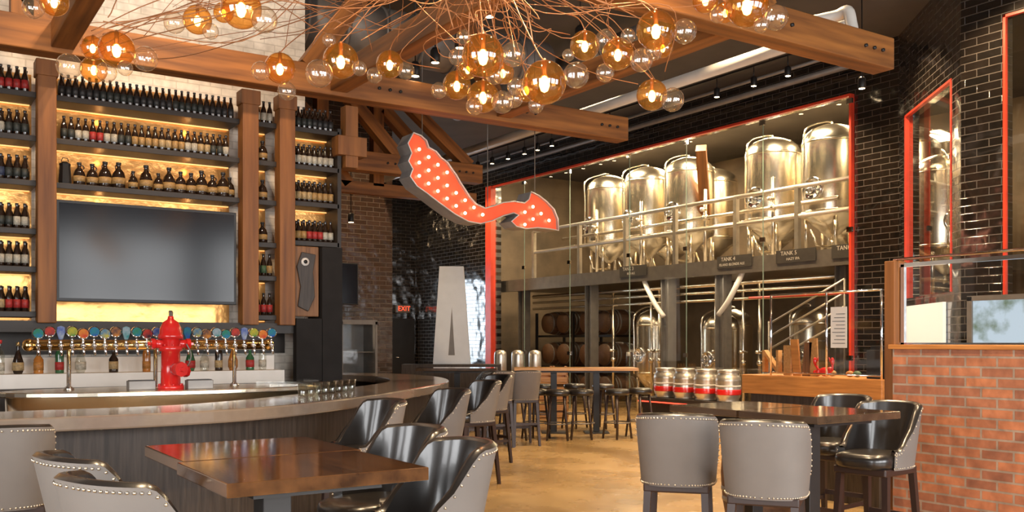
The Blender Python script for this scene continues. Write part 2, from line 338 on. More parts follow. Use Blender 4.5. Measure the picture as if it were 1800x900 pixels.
# ------------------------------------------------------------ shelving
ZS=[3.67,3.29,2.90,2.48,2.15,1.76]
sh=thing('back_bar_shelving','tall timber and dark steel bottle shelving behind the bar','shelving',(0,9.1,0))
for x0,x1 in ((1.04,1.19),(2.82,2.98),(3.19,3.35)):
    O('post',MB().box(x0,-.1,1.66,x1,.06,3.88).box(x0-.015,-.115,3.80,x1+.015,.06,3.94),'post',sh,bev=.008)
for x0,x1,zz in ((-.6,1.04,ZS),(1.19,2.82,ZS[:3]),(2.98,3.19,ZS),(3.35,3.86,[3.67,3.29,2.92,2.52])):
    for z in zz:
        O('shelf',MB().box(x0,.0,z-.05,x1,.34,z),'shelf',sh,bev=.004)
        O('shelf_light',MB().box(x0+.02,.30,z-.062,x1-.02,.32,z-.052),'led',sh)
    O('backing_panel',MB().box(x0,.34,1.6 if x1<3.4 else 2.3,x1,.37,3.9),'gold',sh)
O('base_rail',MB().box(-.6,-.02,1.58,3.4,.34,1.68),'shelf',sh)
O('lower_panel',MB().box(-2.9,.345,1.38,3.4,.37,1.58),'shelf',sh)
O('end_panel',MB().box(3.84,.0,2.4,3.88,.4,3.7),'shelf',sh)
O('column',MB().box(3.64,9.02,0,3.86,9.42,2.46),'matte',label='black square column at the end of the back bar',cat='column',bev=.005)
def bottle(name,label,cat,prof,h,lab,mat='bottle',capm='cap',lz=(.03,.1),r=.027,group=None):
    g=O(name,MB().lathe(prof,14),mat,label=label,cat=cat,group=group)
    O('cap',MB().lathe([(.0135,h-.012),(.0135,h),(.001,h+.002)],10),capm,g)
    O('bottle_label',MB().lathe([(r+.0008,lz[0]),(r+.0008,lz[1])],14),lab,g)
    return g
LC={'lab_red':(.36,.015,.012),'lab_tan':(.36,.20,.06),'lab_white':(.44,.39,.30),'lab_blue':(.02,.03,.07),'lab_dark':(.022,.025,.02),'lab_cream':(.40,.27,.12),'lab_green':(.045,.10,.04),'lab_orange':(.42,.16,.025),'lab_black':(.016,.014,.013)}
for k,c in LC.items(): M[k]=pm(k,c,.6,col2=tuple(x*.5 for x in c),scale=55)
M['glassclear']=glass('liquor_glass',(.85,.85,.8),1.5); M['amberliq']=pm('amber_liquor',(.35,.12,.02),.1,coat=.5); M['greenliq']=pm('green_bottle',(.02,.08,.03),.1,coat=.5); M['redwax']=pm('red_cap',(.5,.02,.02),.4)
P1=[(.024,0),(.027,.006),(.027,.115),(.022,.14),(.0125,.165),(.0115,.2),(.0135,.205)]
proto={}
def put(lab,loc,group,sc=1,capm='lab_black'):
    k=(lab,capm)
    if k not in proto:
        b=bottle('beer_bottle','brown glass beer bottle with a %s label on the bar shelf'%lab[4:],'bottle',P1,.21,lab,'bottle',capm); proto[k]=b
        b.location=loc; b.rotation_euler=(0,0,random.uniform(0,6)); b['group']=group; b.scale=(sc,)*3; KIDS(b)
    else: dup(proto[k],loc,random.uniform(0,6),group=group,sc=sc)
def row(x0,x1,z,labs,sp=.0625,dy=.08,group='beer bottles on the bar shelves',sc=1.):
    n_=int((x1-x0)/sp)
    for i in range(n_):
        put(labs[int(i*len(labs)/n_)],(x0+sp*(i+.5),9.1+dy+random.uniform(-.006,.006),z),group,sc)
row(1.22,2.81,ZS[0],['lab_black','lab_dark','lab_black','lab_dark','lab_black'],.058)
row(1.25,2.81,ZS[0],['lab_black','lab_dark'],.058,.2)
row(1.24,2.80,ZS[1],['lab_dark','lab_white','lab_red','lab_white','lab_dark','lab_tan','lab_tan','lab_cream','lab_tan','lab_white','lab_cream','lab_dark','lab_white'],.060,sc=1.03)
row(1.26,2.80,ZS[1],['lab_dark','lab_tan'],.060,.2)
for z,ls in zip(ZS,[['lab_red'],['lab_white','lab_dark'],['lab_blue','lab_dark'],['lab_cream','lab_dark','lab_white'],['lab_white'],['lab_cream','lab_red']]):
    row(.62,1.03,z,ls,.062,sc=1.05); row(.64,1.03,z,ls,.062,.19,sc=1.05)
for z,ls in ((ZS[0],['lab_white']),(ZS[4],['lab_dark','lab_green','lab_tan']),(ZS[5],['lab_red'])):
    row(2.99,3.19,z,ls,.062,sc=1.05)
for z,ls in ((3.67,['lab_dark','lab_black']),(3.29,['lab_white']),(2.92,['lab_cream','lab_tan']),(2.52,['lab_tan','lab_red','lab_white'])):
    row(3.36,3.84,z,ls,.058,sc=1.05); row(3.38,3.84,z,['lab_dark'],.058,.19,sc=1.05)
PG=[(.045,0),(.05,.008),(.05,.10),(.04,.135),(.018,.16),(.015,.19),(.019,.195)]
gr=O('growler_jug',MB().lathe(PG,18),'bottle',label='round brown glass growler jug with ring handle',cat='jug',group='growler jugs on the bar shelves')
O('handle',MB().tube([(.017+.0+.022*math.cos(t)*1.0,0,.165+.02*math.sin(t)) for t in [i*math.pi/8-math.pi/2 for i in range(9)]],.005,6),'bottle',gr)
O('cap',MB().lathe([(.02,.19),(.02,.21),(.001,.212)],12),'lab_black',gr)
O('jug_label',MB().lathe([(.0505,.035),(.0505,.085)],18),'lab_tan',gr)
KIDS(gr); gr.location=(1.40,9.2,ZS[2])
for x in (1.51,1.62,1.73,1.86,1.97,2.08,2.18,2.28,2.38,2.48,2.58,2.68,2.76): dup(gr,(x,9.2+random.uniform(-.03,.03),ZS[2]),random.uniform(-1,1)-1.5,sc=random.choice([.85,1,1.15]))
for z in (ZS[1],ZS[2],ZS[3]): dup(gr,(3.08,9.2,z),-1.5)
O('decorative_lantern',MB().lathe([(.05,0),(.055,.02),(.045,.16),(.05,.18),(.02,.2)],12,sm=False).tube([(-.03,0,.2),(-.02,0,.235),(.02,0,.235),(.03,0,.2)],.004),'black',loc=(1.28,9.18,ZS[2]),label='small dark metal lantern on the bar shelf',cat='lantern')
art=thing('carved_artwork','brown carved wooden fish panel with a round eye','artwork',(3.48,9.06,0))
O('board',MB().box(-.13,0,1.75,.14,.04,2.46),'carve',art,bev=.01)
O('carving',MB().prism([(-.09,1.85),(.02,1.8),(.09,1.95),(.07,2.2),(.10,2.38),(-.05,2.4),(-.10,2.25),(-.06,2.05)],0,.025,T=Matrix.Rotation(R(90),4,'X')),'darkwood',art,bev=.008)
O('eye',MB().cyl((-.02,-.045,2.30),(-.02,-.02,2.30),.04,n=20).cyl((-.02,-.05,2.30),(-.02,-.044,2.30),.02,n=16,m=1),['white','black'],art)
O('service_panel',MB().box(3.36,9.0,1.1,3.63,9.1,1.73),'matte',label='dark metal panel beside the back bar',cat='panel',bev=.004)
tv=thing('television','large wall mounted flat television, switched off','television',(1.975,9.02,2.295))
O('bezel',MB().box(-.79,0,-.445,.79,.05,.445),'black',tv,bev=.006)
O('screen',MB().box(-.765,-.004,-.415,.765,.002,.42),'screen',tv)
O('mount',MB().box(-.3,.05,-.2,.3,.42,.2),'blackmetal',tv)
bb=thing('back_bar_counter','dark back bar cabinet with a white stepped riser','bar counter',(0,8.7,0))
O('cabinet',MB().box(-2.9,.05,0,3.6,.7,1.06),'darkwood',bb); O('worktop',MB().box(-2.9,0,1.06,3.6,.7,1.1),'shelf',bb,bev=.005)
O('riser',MB().box(-2.9,.2,1.1,3.2,.7,1.22),'white',bb); O('backsplash',MB().box(-2.9,.5,1.22,3.2,.7,1.36),'white',bb)
LIQ=[[(.034,0),(.036,.01),(.036,.16),(.03,.19),(.013,.21),(.012,.27),(.015,.28)],[(.03,0),(.04,.02),(.045,.1),(.02,.18),(.013,.2),(.013,.25),(.016,.26)],[(.038,0),(.04,.01),(.04,.12),(.014,.16),(.013,.24),(.016,.25)]]
k=0
for u in (0,32,68,105,142,200,258,335,360,385,410,440,462):
    D=db(u,9.02); a=D*(CA*(u-900)/F+SA)
    pr=LIQ[k%3]; mt=['bottle','glassclear','greenliq','amberliq'][(k*7+1)%4]; h=pr[-1][1]
    g=O('liquor_bottle',MB().lathe(pr,18),mt,loc=(a,9.03,1.22),label='%s liquor bottle standing on the white riser'%['dark','clear glass','green','amber'][(k*7+1)%4],cat='bottle',group='liquor bottles on the back bar')
    O('cap',MB().lathe([(.016,h-.02),(.016,h+.01),(.001,h+.012)],12),['redwax','cap','lab_black'][k%3],g)
    O('bottle_label',MB().lathe([(pr[2][0]+.001,.03),(pr[2][0]+.001,min(.1,pr[2][1]))],18),['lab_white','lab_cream','lab_orange','lab_red'][k%4],g)
    k+=1
isl=thing('serving_island','oval stainless steel tap island behind the bar','bar counter',(1.9,7.95,0))
EL=lambda rx,ry:[(rx*math.cos(t),ry*math.sin(t)) for t in [i*math.pi/24 for i in range(48)]]
dr=O('drum',MB().prism(EL(1.2,.42),0,1.08),'steel',isl); O('worktop',MB().prism(EL(1.25,.47),1.08,1.12),'steel',isl,bev=.008)
for p in dr.data.polygons:
    if len(p.vertices)==4: p.use_smooth=True
tt=thing('tap_manifold','polished brass beer tap rail on slim posts','beer tap rail',(0,8.05,1.12))
O('rail',MB().cyl((.87,0,.35),(2.75,0,.35),.042,n=16).sphere((.87,0,.35),.05).sphere((2.75,0,.35),.05),'brass',tt)
for x in (1.15,1.8,2.45):
    O('stand',MB().lathe([(.04,0),(.04,.012),(.016,.03),(.016,.35)],16,T=Matrix.Translation((x,0,0))),'chrome',tt)
bc=[(.01,.12,.03),(.006,.03,.22),(.42,.14,.01),(.006,.10,.22),(.22,.25,.28),(.36,.02,.006),(.32,.26,.01),(.006,.13,.13),(.012,.012,.02)]
for i in range(24):
    x=.92+i*.079
    g=thing('beer_tap','chrome beer tap with a round coloured badge' if i%6!=2 else 'chrome beer tap with a tall paddle handle','beer tap',(x,8.0,1.47),group='beer taps on the brass rail')
    O('faucet',MB().cyl((0,.02,0),(0,-.09,.0),.015,n=10).cyl((0,-.075,.0),(0,-.1,-.08),.012,.008,n=10).cyl((0,-.06,0),(0,-.06,.05),.009,n=10).sphere((0,-.06,0),.02,n=10),'chrome',g)
    c=bc[(i*5)%9]; mm=pm('badge_paint',c,.6,var=.3,col2=bc[(i*5+3)%9],scale=22,spec=.2)
    if i%6==2: O('tap_handle',MB().prism([(-.013,.045),(.013,.045),(.03,.10),(.026,.14),(0,.15),(-.026,.14),(-.03,.10)],.05,.072,T=Matrix.Rotation(R(90),4,'X')),mm,g,bev=.004)
    else: O('badge',MB().cyl((0,-.075,.09+.015*(i%2)),(0,-.05,.09+.015*(i%2)),.043,n=20).cyl((0,-.082,.09+.015*(i%2)),(0,-.074,.09+.015*(i%2)),.036,n=20,m=1,sm=False),['chrome',mm],g)
hy=thing('fire_hydrant','glossy red fire hydrant beer tower on the steel island','fire hydrant',(*site(300,681,7.45)[:2],1.12))
O('barrel',MB().lathe([(.10,0),(.10,.03),(.075,.035),(.072,.30),(.09,.305),(.09,.34),(.07,.345),(.07,.40)],28),'red',hy)
O('bonnet',MB().lathe([(.095,.40),(.095,.43),(.085,.44),(.082,.48),(.06,.53),(.025,.555),(.02,.58)],28),'red',hy)
O('operating_nut',MB().lathe([(.02,.575),(.02,.61),(.012,.625)],5,sm=False),'chrome',hy)
for ang,r_,z in ((0,.035,.36),(180,.035,.36),(-70,.05,.16),(20,.04,.14)):
    d=Vector((math.cos(R(ang)),math.sin(R(ang)),0))
    T=Vector((0,0,z))
    O('nozzle',MB().cyl(T+d*.06,T+d*.12,r_).cyl(T+d*.12,T+d*.15,r_*1.2,n=8,sm=False).cyl(T+d*.15,T+d*.175,r_*.4,n=5,sm=False),'red',hy)
mb=MB()
for i in range(8):
    t=i*math.pi/4; mb.cyl((.083*math.cos(t),.083*math.sin(t),.34),(.083*math.cos(t),.083*math.sin(t),.36),.009,n=6)
    mb.cyl((.088*math.cos(t),.088*math.sin(t),.03),(.088*math.cos(t),.088*math.sin(t),.045),.009,n=6)
O('bolts',mb,'red',hy)
O('chain',MB().tube(crom([(.11,-.05,.36),(.14,-.07,.28),(.12,-.08,.2),(.08,-.1,.17)],5),.005,6),'steeld',hy)
for u,D,w,lb in ((248,7.4,.07,'small steel drip tray box on the island'),(350,7.55,.07,'small steel drip tray box beside the hydrant')):
    x,y,_=site(u,665,D)
    g=thing('drip_tray',lb,'tray',(x,y,1.12)); O('tray_body',MB().box(-.1,-.05,0,.1,.05,w),'steeld',g,bev=.004); O('grate',MB().box(-.09,-.04,w,.09,.04,w+.005),'black',g)
# ------------------------------------------------------------ main bar
outer=[(-2.8,5.95,0),(-.6,5.9,0),(.72,5.87,0),(1.38,5.87,0),(1.95,6.0,0),(2.53,6.34,0),(3.16,6.86,0),(4.11,7.78,0),(4.85,8.6,0),(5.35,9.5,0),(5.6,10.4,0),(5.6,11.2,0),(5.2,11.9,0),(4.4,12.3,0),(3.8,12.4,0)]
cv=crom(outer,6)
def off(d):
    out=[]
    for i,p in enumerate(cv):
        a=cv[max(0,i-1)];b=cv[min(len(cv)-1,i+1)];t=(b-a).normalized(); n_=Vector((-t.y,t.x,0)); out.append(p+n_*d)
    return out
def band(mb,d0,d1,z0,z1):
    A=off(d0);B=off(d1);k=len(A)
    vs=[(p.x,p.y,z) for z in (z0,z1) for p in A]+[(p.x,p.y,z) for z in (z0,z1) for p in B]
    fs=[]
    for i in range(k-1):
        fs+=[(i,i+1,k+i+1,k+i),(2*k+i+1,2*k+i,3*k+i,3*k+i+1),(k+i,k+i+1,3*k+i+1,3*k+i),(i+1,i,2*k+i,2*k+i+1)]
    fs+=[(0,k,3*k,2*k),(k-1,3*k-1,4*k-1,2*k-1)]
    return mb.add(vs,fs)
bar=thing('curved_bar','long curved bar with a polished stone top and dark timber front','bar counter')
O('counter_top',band(MB(),0,.65,.985,1.07),'counter',bar,bev=.012)
O('front_panel',band(MB(),.22,.30,0,.985),'darkwood',bar)
O('inner_shelf',band(MB(),.30,.62,.1,.14),'shelf',bar)
O('foot_rail',MB().tube([(p.x,p.y,.2) for p in off(.1)],.025,10),'brass',bar)
br=MB()
for p,q in list(zip(off(.1),off(.24)))[::7]: br.cyl((p.x,p.y,.2),(q.x,q.y,.2),.012,n=8)
O('rail_brackets',br,'brass',bar)
gl=None; cc=off(.42)
for i in range(8):
    p=cc[34+0].lerp(cc[39],i/7)
    if gl is None:
        gl=O('drinking_glass',MB().lathe([(.022,.004),(.03,0),(.033,.008),(.038,.10),(.036,.10),(.031,.01),(.001,.01)],16),'glassclear',loc=(p.x,p.y,1.07),label='empty clear drinking glass on the bar top',cat='glass',group='glasses on the bar top'); KIDS(gl)
    else: dup(gl,(p.x,p.y,1.07))
x,y,_=site(505,690,8.3)
g=thing('ice_bin','clear acrylic ice bin beside the bar','bin',(x,y,0))
O('bin_stand',MB().box(-.22,-.18,0,.22,.18,.98),'steel',g); O('bin_box',MB().box(-.22,-.18,.98,.22,.18,1.16),'plexi',g)
# ------------------------------------------------------------ chairs
def sgp(x,p): return math.copysign(abs(x)**p,x)
def chair(loc,rot):
    g=thing('bar_chair','grey barrel back bar chair with black leather seat and nailhead trim','chair',loc,rot,group='grey and black bar chairs')
    W,Dp=.255,.25; TM=R(118); NT=36; NZ=6
    def top(t):
        u=abs(t)/TM; s=min(1,max(0,(u-.50)/.42)); s=s*s*(3-2*s)
        return .775+.29*(1-s)+.012*math.cos(min(abs(t)*1.6,math.pi/2))
    def pt(t,z,ins):
        k=(z-.66)/.42; fl=.86+.14*k
        x=(W*fl-ins)*sgp(math.sin(t),.72); y=-(Dp*(.9+.1*k)-ins)*sgp(math.cos(t),.72)
        y-=.07*k*max(0,math.cos(t))
        return (x,y,z)
    vo=[];vi=[]
    for i in range(NT+1):
        t=-TM+2*TM*i/NT; zt=top(t)
        for j in range(NZ+1):
            vo.append(pt(t,.655+(zt-.655)*j/NZ,0)); vi.append(pt(t,.70+(zt-.70)*j/NZ,.045))
    n1=NZ+1
    fo=[(i*n1+j,(i+1)*n1+j,(i+1)*n1+j+1,i*n1+j+1) for i in range(NT) for j in range(NZ)]
    O('backrest_shell',MB().add(vo,fo,0,True),'fabric',g,label='taupe grey upholstered outer back')
    mb=MB(); rim=[]
    for i in range(NT+1):
        t=-TM+2*TM*i/NT; zt=top(t)
        a_=Vector(pt(t,zt,0));b_=Vector(pt(t,zt,.045)); mid=(a_+b_)/2+Vector((0,0,.014))
        rim+=[a_,a_.lerp(mid,.6)+Vector((0,0,.004)),mid,b_.lerp(mid,.6)+Vector((0,0,.004)),b_]
    mb.add(vi,[tuple(reversed(f)) for f in fo],0,True)
    mb.add(rim,[(i*5+j,(i+1)*5+j,(i+1)*5+j+1,i*5+j+1) for i in range(NT) for j in range(4)],0,True)
    for i in (0,NT):
        e=[vo[i*n1+j] for j in range(n1)]+[vi[i*n1+j] for j in range(n1)][::-1]
        mb.add(e,[tuple(range(len(e)))],0)
    O('backrest_padding',mb,'leather',g,label='black leather inner back')
    nb=MB()
    def nail(p): nb.sphere(p,.0058,n=6)
    k=50
    for i in range(k+1):
        t=-TM+2*TM*i/k; nail(pt(t,top(t)-.016,-.001)); 
        nail(pt(t,.668,-.001))
    for sg in (-1,1):
        for j in range(5): nail(pt(sg*(TM-.06),.69+.02*j,-.001))
    O('nailhead_trim',nb,'nail',g,kind='stuff')
    se=lambda w,d:[(w*sgp(math.cos(t),.6),d*sgp(math.sin(t),.6)) for t in [i*math.pi/16 for i in range(32)]]
    mb=MB(); rings=[(.180,.215,.66),(.195,.232,.68),(.198,.235,.72),(.19,.225,.745),(.16,.18,.758),(.08,.09,.763)]
    vs=[(x,y+.05,z) for w,d,z in rings for x,y in se(w,d)]
    fs=[(i*32+j,i*32+(j+1)%32,(i+1)*32+(j+1)%32,(i+1)*32+j) for i in range(5) for j in range(32)]+[tuple(range(32))[::-1],tuple(5*32+j for j in range(32))]
    mb.add(vs,fs,0,True); O('seat',mb,'leather',g)
    O('seat_frame',MB().box(-.19,-.19,.615,.19,.22,.665),'leg',g,bev=.01)
    for sx in (-1,1):
        for sy in (-1,1):
            tx,ty=sx*.165,sy*.17; bx,by=sx*.19,sy*.21+(-.02 if sy<0 else .0); w=.021;v=.016
            O('leg',MB().add([(bx-v,by-v,0),(bx+v,by-v,0),(bx+v,by+v,0),(bx-v,by+v,0),(tx-w,ty-w,.62),(tx+w,ty-w,.62),(tx+w,ty+w,.62),(tx-w,ty+w,.62)],
              [(3,2,1,0),(4,5,6,7),(0,1,5,4),(1,2,6,5),(2,3,7,6),(3,0,4,7)]),'leg',g)
    O('footrest',MB().box(-.18,.18,.22,.18,.20,.26).box(-.18,-.21,.30,.18,-.19,.335).box(-.19,-.2,.26,-.17,.2,.29).box(.17,-.2,.26,.19,.2,.29),'leg',g)
    return g
def face(dx,dy): return math.atan2(dy,dx)-math.pi/2
def at(u,D): 
    p=site(u,600,D); return (p[0],p[1],0)
c0=chair(at(1193,5.65),face(.75,.66)); KIDS(c0)
for u,D,fx,fy in ((1348,5.2,.82,.57),(1540,6.35,-.97,-.1),(1462,7.15,-1,-.15),
    (668,4.48,-1,-.12),(735,3.84,-1,.05),(222,3.62,1,.15),(288,3.08,1,.3),(5,4.85,.1,1),
    (634,6.6,-1,-.1),(762,8.1,-1,-.05),(828,9.9,-1,.0),(856,11.6,-.95,-.1),
    (872,13.4,.3,1),(918,13.6,.3,1),(838,13.2,-.9,.2)):
    dup(c0,at(u,D),face(fx,fy))
# ------------------------------------------------------------ tables
def table(name,cx,cy,sx,sy,rot,mat,label,h=1.07,legs=None,th=.045,group=None):
    g=thing(name,label,'table',(cx,cy,0),rot,group)
    O('tabletop',MB().box(-sx/2,-sy/2,h-th,sx/2,sy/2,h),mat,g,bev=.004)
    O('apron',MB().box(-sx/2+.12,-sy/2+.12,h-th-.03,sx/2-.12,sy/2-.12,h-th),'blackmetal',g)
    for x,y in (legs or [(0,0)]):
        O('table_leg',MB().box(x-.05,y-.05,.02,x+.05,y+.05,h-th-.03),'blackmetal',g,bev=.004)
        O('base_plate',MB().box(x-.2,y-.2,0,x+.2,y+.2,.02),'blackmetal',g,bev=.003)
    return g
table('bar_table',1.185,3.135,.69,.60,0,'table','glossy dark brown wooden bar table reflecting the lamps',legs=[(-.1,0)],group='bar tables')
table('bar_table',1.21,3.755,.69,.61,0,'table','glossy dark brown wooden bar table pushed against its twin',legs=[(.08,0)],group='bar tables')
table('bar_table',4.78,3.80,.78,.60,0,'tabledark','dark stained wooden bar table on a black square leg',legs=[(-.1,0)],group='bar tables')
table('bar_table',4.77,4.42,.76,.60,0,'tabledark','dark stained wooden bar table on a black square leg',legs=[(.1,0)],group='bar tables')
table('bar_table',9.35,12.3,2.0,.7,math.atan2(-.55,.835),'fartable','long light wooden bar table on a black pedestal',legs=[(-.35,0),(.35,0)],group='bar tables')
table('bar_table',7.7,13.3,1.3,.7,math.atan2(-.55,.835),'tabledark','dark wooden bar table on a black pedestal',group='bar tables')
def stool(loc):
    g=thing('bar_stool','black round padded bar stool with dark timber legs','stool',loc,0,group='black bar stools')
    O('seat',MB().lathe([(.17,.67),(.19,.69),(.19,.74),(.16,.765),(.02,.77)],20),'leather',g)
    for i in range(4):
        t=math.pi/4+i*math.pi/2; c,s_=math.cos(t),math.sin(t)
        O('leg',MB().cyl((.22*c,.22*s_,0),(.14*c,.14*s_,.68),.017,.02,n=8),'leg',g)
    O('foot_ring',MB().tube([(.195*math.cos(i*math.pi/12),.195*math.sin(i*math.pi/12),.25) for i in range(24)],.011,6,closed=True),'steeld',g)
    return g
s0=stool(at(900,14.2)); KIDS(s0)
for u,D in ((942,14.5),(980,14.3),(1022,14.4),(1085,14.5),(1125,14.8),(955,16.2),(1010,16.3),(1060,16.2)): dup(s0,at(u,D),random.uniform(0,1))
# ------------------------------------------------------------ brick partition
pt_=thing('brick_partition','low red brick partition with a framed glass screen on top','partition',(6.5,0,0))
O('brick_wall',MB().box(0,2.2,0,.2,4.47,1.44),'redbrick',pt_)
O('cap',MB().box(-.02,2.2,1.44,.22,4.5,1.475),'bench',pt_,bev=.005)
O('end_post',MB().box(.02,4.47,0,.18,4.56,2.13),'post',pt_,bev=.005)
O('glass_screen',MB().add([(.1,2.2,1.48),(.1,4.45,1.48),(.1,4.45,2.08),(.1,2.2,2.08)],[(0,1,2,3)]),'plexi',pt_)
O('screen_frame',MB().box(.085,2.2,2.08,.115,4.47,2.11).box(.085,4.43,1.475,.115,4.46,2.1).box(.085,2.2,1.475,.115,4.47,1.49).cyl((.06,2.2,2.14),(.06,4.5,2.14),.012),'chrome',pt_)
# ------------------------------------------------------------ host stand
hs=thing('host_stand','orange timber host stand with a dark cabinet base','host stand',(7.3,0,0))
O('timber_top',MB().box(0,5.13,.97,.5,6.77,1.16),'bench',hs,bev=.008); O('cabinet',MB().box(.06,5.2,0,.46,6.7,.97),'darkwood',hs)
g=thing('wooden_letter','freestanding light wooden letter N on the host stand','letter',(7.45,6.5,1.16))
text('letter_body','N',.33,'fartable',g,(0,0,.125),(R(90),0,R(-90)),.03)
for y,h,tl,mm,lb in ((6.32,.30,.0,'fartable','light wooden menu board'),(6.20,.36,.12,'bench','orange wooden menu board'),(6.09,.33,-.1,'carve','dark wooden menu board'),(5.99,.37,.05,'fartable','pale wooden menu board')):
    O('menu_board',MB().prism([(-.045,0),(.045,0),(.045+tl*.3,h),(-.045+tl*.3,h)],-.01,.01,T=Matrix.Rotation(R(90),4,'Z')@Matrix.Rotation(R(90),4,'X')),mm,loc=(7.47,y,1.16),label=lb+' standing upright on the host stand',cat='menu',group='upright menus on the host stand')
g=thing('lobster_ornament','small bright red lobster ornament with raised claws','ornament',(7.42,5.83,1.16))
O('body',MB().sphere((0,0,.05),.05,n=14,sq=(.8,1.3,.9)).sphere((0,.07,.045),.035,n=12).sphere((0,.11,.04),.025,n=10).sphere((0,-.06,.07),.03,n=10),'red',g)
for sg in (-1,1):
    O('claw',MB().tube([(0,-.04,.06),(-.02,sg*.08-.02,.07),(-.02,sg*.1,.12)],.012).sphere((-.02,sg*.1,.15),.03,n=10,sq=(.6,.7,1.3)).cyl((-.02,sg*.075,.15),(-.02,sg*.06,.19),.012,.003,n=6),'red',g)
g=thing('plexiglass_screen','clear plexiglass screen in a thin chrome frame on the stand','screen',(7.34,0,1.16))
mb=MB()
for y in (5.16,5.75,6.42): mb.cyl((0,y,0),(0,y,.8),.010)
mb.cyl((0,5.16,.8),(0,6.42,.8),.010).cyl((0,5.16,.03),(0,6.42,.03),.008)
O('frame',mb,'chrome',g); O('sheet',MB().add([(0,5.16,.03),(0,6.42,.03),(0,6.42,.79),(0,5.16,.79)],[(0,1,2,3)]),'plexi',g)
O('notice',MB().box(-.004,5.52,.28,0-.002,5.70,.66),'paper',g,label='white printed notice sheet')
ln=MB()
for i in range(9): ln.box(-.006,5.54,.32+i*.034,-.0045,5.68-.02*(i%3),.325+i*.034)
O('printed_lines',ln,'lab_black',g)
O('menu_holder',MB().box(7.4,5.16,1.16,7.55,5.36,1.42).box(7.43,5.18,1.42,7.52,5.34,1.46),'black',label='dark menu box standing on the host stand',cat='box',bev=.006)
for y,cn in ((5.62,'lab_green'),(5.70,'lab_orange'),(5.9,'lab_tan')):
    O('lime' if cn=='lab_green' else 'lemon',MB().sphere((0,0,.03),.035,n=12,sq=(1,1.2,.86)),cn,loc=(7.62,y,1.16),label='small citrus fruit on the host stand',cat='fruit')
def barrel(loc,upright=True,group=None):
    g=thing('oak_barrel','brown oak barrel with steel hoops','barrel',loc,0,group)
    pr=[(.24,0),(.245,.02),(.28,.2),(.295,.42),(.28,.64),(.245,.82),(.24,.84)]
    T=None if upright else Matrix.Translation((0,0,.295))@Matrix.Rotation(R(90),4,'Y')
    O('staves',MB().lathe(pr,24,T=T),'barrel',g)
    hp=MB()
    for z,r in ((.03,.25),(.2,.283),(.28,.29),(.56,.29),(.64,.283),(.79,.25)): hp.lathe([(r,z),(r+.003,z+.02),(r,z+.04)],24,T=T)
    O('hoops',hp,'steeld',g); return g
barrel((5.9,5.3,0))
# ------------------------------------------------------------ brewing hall
dk=thing('tank_platform','raised steel platform carrying the brewing tanks','platform')
O('deck',MB().box(12.95,9.1,2.78,17.3,20.2,2.98),'steeld',dk); O('edge_beam',MB().box(12.85,9.1,2.74,12.95,20.2,3.02),'steeld',dk)
for y in (9.9,12.6,14.1,16.6,19.3):
    O('column',MB().box(12.98,y-.11,0,13.2,y-.08,2.78).box(12.98,y+.08,0,13.2,y+.11,2.78).box(13.07,y-.08,0,13.11,y+.08,2.78),'steeld',dk)
for y,s_ in ((12.6,-1),(14.1,1)):
    O('knee_brace',MB().tube(crom([(12.96,y,2.0),(12.96,y+s_*.25,2.25),(12.96,y+s_*.5,2.6),(12.96,y+s_*.6,2.78)],4),.05,8),'pipe',dk)
rl=thing('platform_railing','grey tubular steel railing along the tank platform','railing',(12.9,0,3.02))
for z in (.62,1.12): O('rail',MB().cyl((0,9.15,z),(0,18.6,z),.038,n=10),'kegsteel',rl)
for y in (9.2,10.7,12.1,13.7,15.2,16.8,18.6): O('railing_post',MB().box(-.04,y-.04,0,.04,y+.04,1.12),'kegsteel',rl)
pp=thing('process_piping','stainless process pipes running along the tanks','piping',(13.32,0,2.98))
for z in (.75,.95): O('pipe_run',MB().cyl((0,10.2,z),(0,18,z),.035,n=10),'steel',pp)
for y in (11.6,13.3,15.2,16.7): O('pipe_drop',MB().cyl((0,y,0),(0,y,1.5),.035,n=10).sphere((0,y,.95),.07,n=12).cyl((0,y,1.1),(-.12,y,1.1),.04,n=12),'steel',pp)
lp=thing('lower_piping','steel pipe runs hung below the tank platform','piping',(13.3,0,0))
for z,r_ in ((2.6,.045),(2.45,.03),(2.3,.03)): O('pipe_run',MB().cyl((0,10.0,z),(0,19.2,z),r_,n=10),'steel',lp)
for y in (11.9,12.3,13.0,14.6,14.85,16.1): O('pipe_drop',MB().cyl((0,y,.0),(0,y,2.6),.028,n=8).sphere((0,y,1.1),.06,n=10).cyl((-.1,y,1.3),(.1,y,1.3),.03,n=10),'steel',lp)
st=thing('reflection_bars','sloped steel bars added as pale slanted reflection streaks','streak_bars',(12.70,0,0))  # bars and treads added where slanted reflection streaks fall
for z in (-.22,0,.22,.44): O('streak_bar',MB().cyl((0,11.15,1.36+z),(0,9.6,2.06+z),.017,n=10),'kegsteel',st)
O('streak_post',MB().cyl((0,11.15,0),(0,11.15,1.85),.02).cyl((0,9.6,0),(0,9.6,2.5),.02),'steeld',st)
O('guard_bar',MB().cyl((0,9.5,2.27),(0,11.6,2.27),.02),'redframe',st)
for i in range(7): O('added_tread',MB().box(.0,11.15-i*.22,.9+i*.12,.12,11.35-i*.22,.92+i*.12),'steeld',st)
O('cross_beam',MB().box(0,-.1,-.12,1.6,.1,.12),'beam',loc=(13.25,13.35,5.3),rot=(0,R(50),R(40)),label='orange timber brace between the tanks',cat='roof beam')
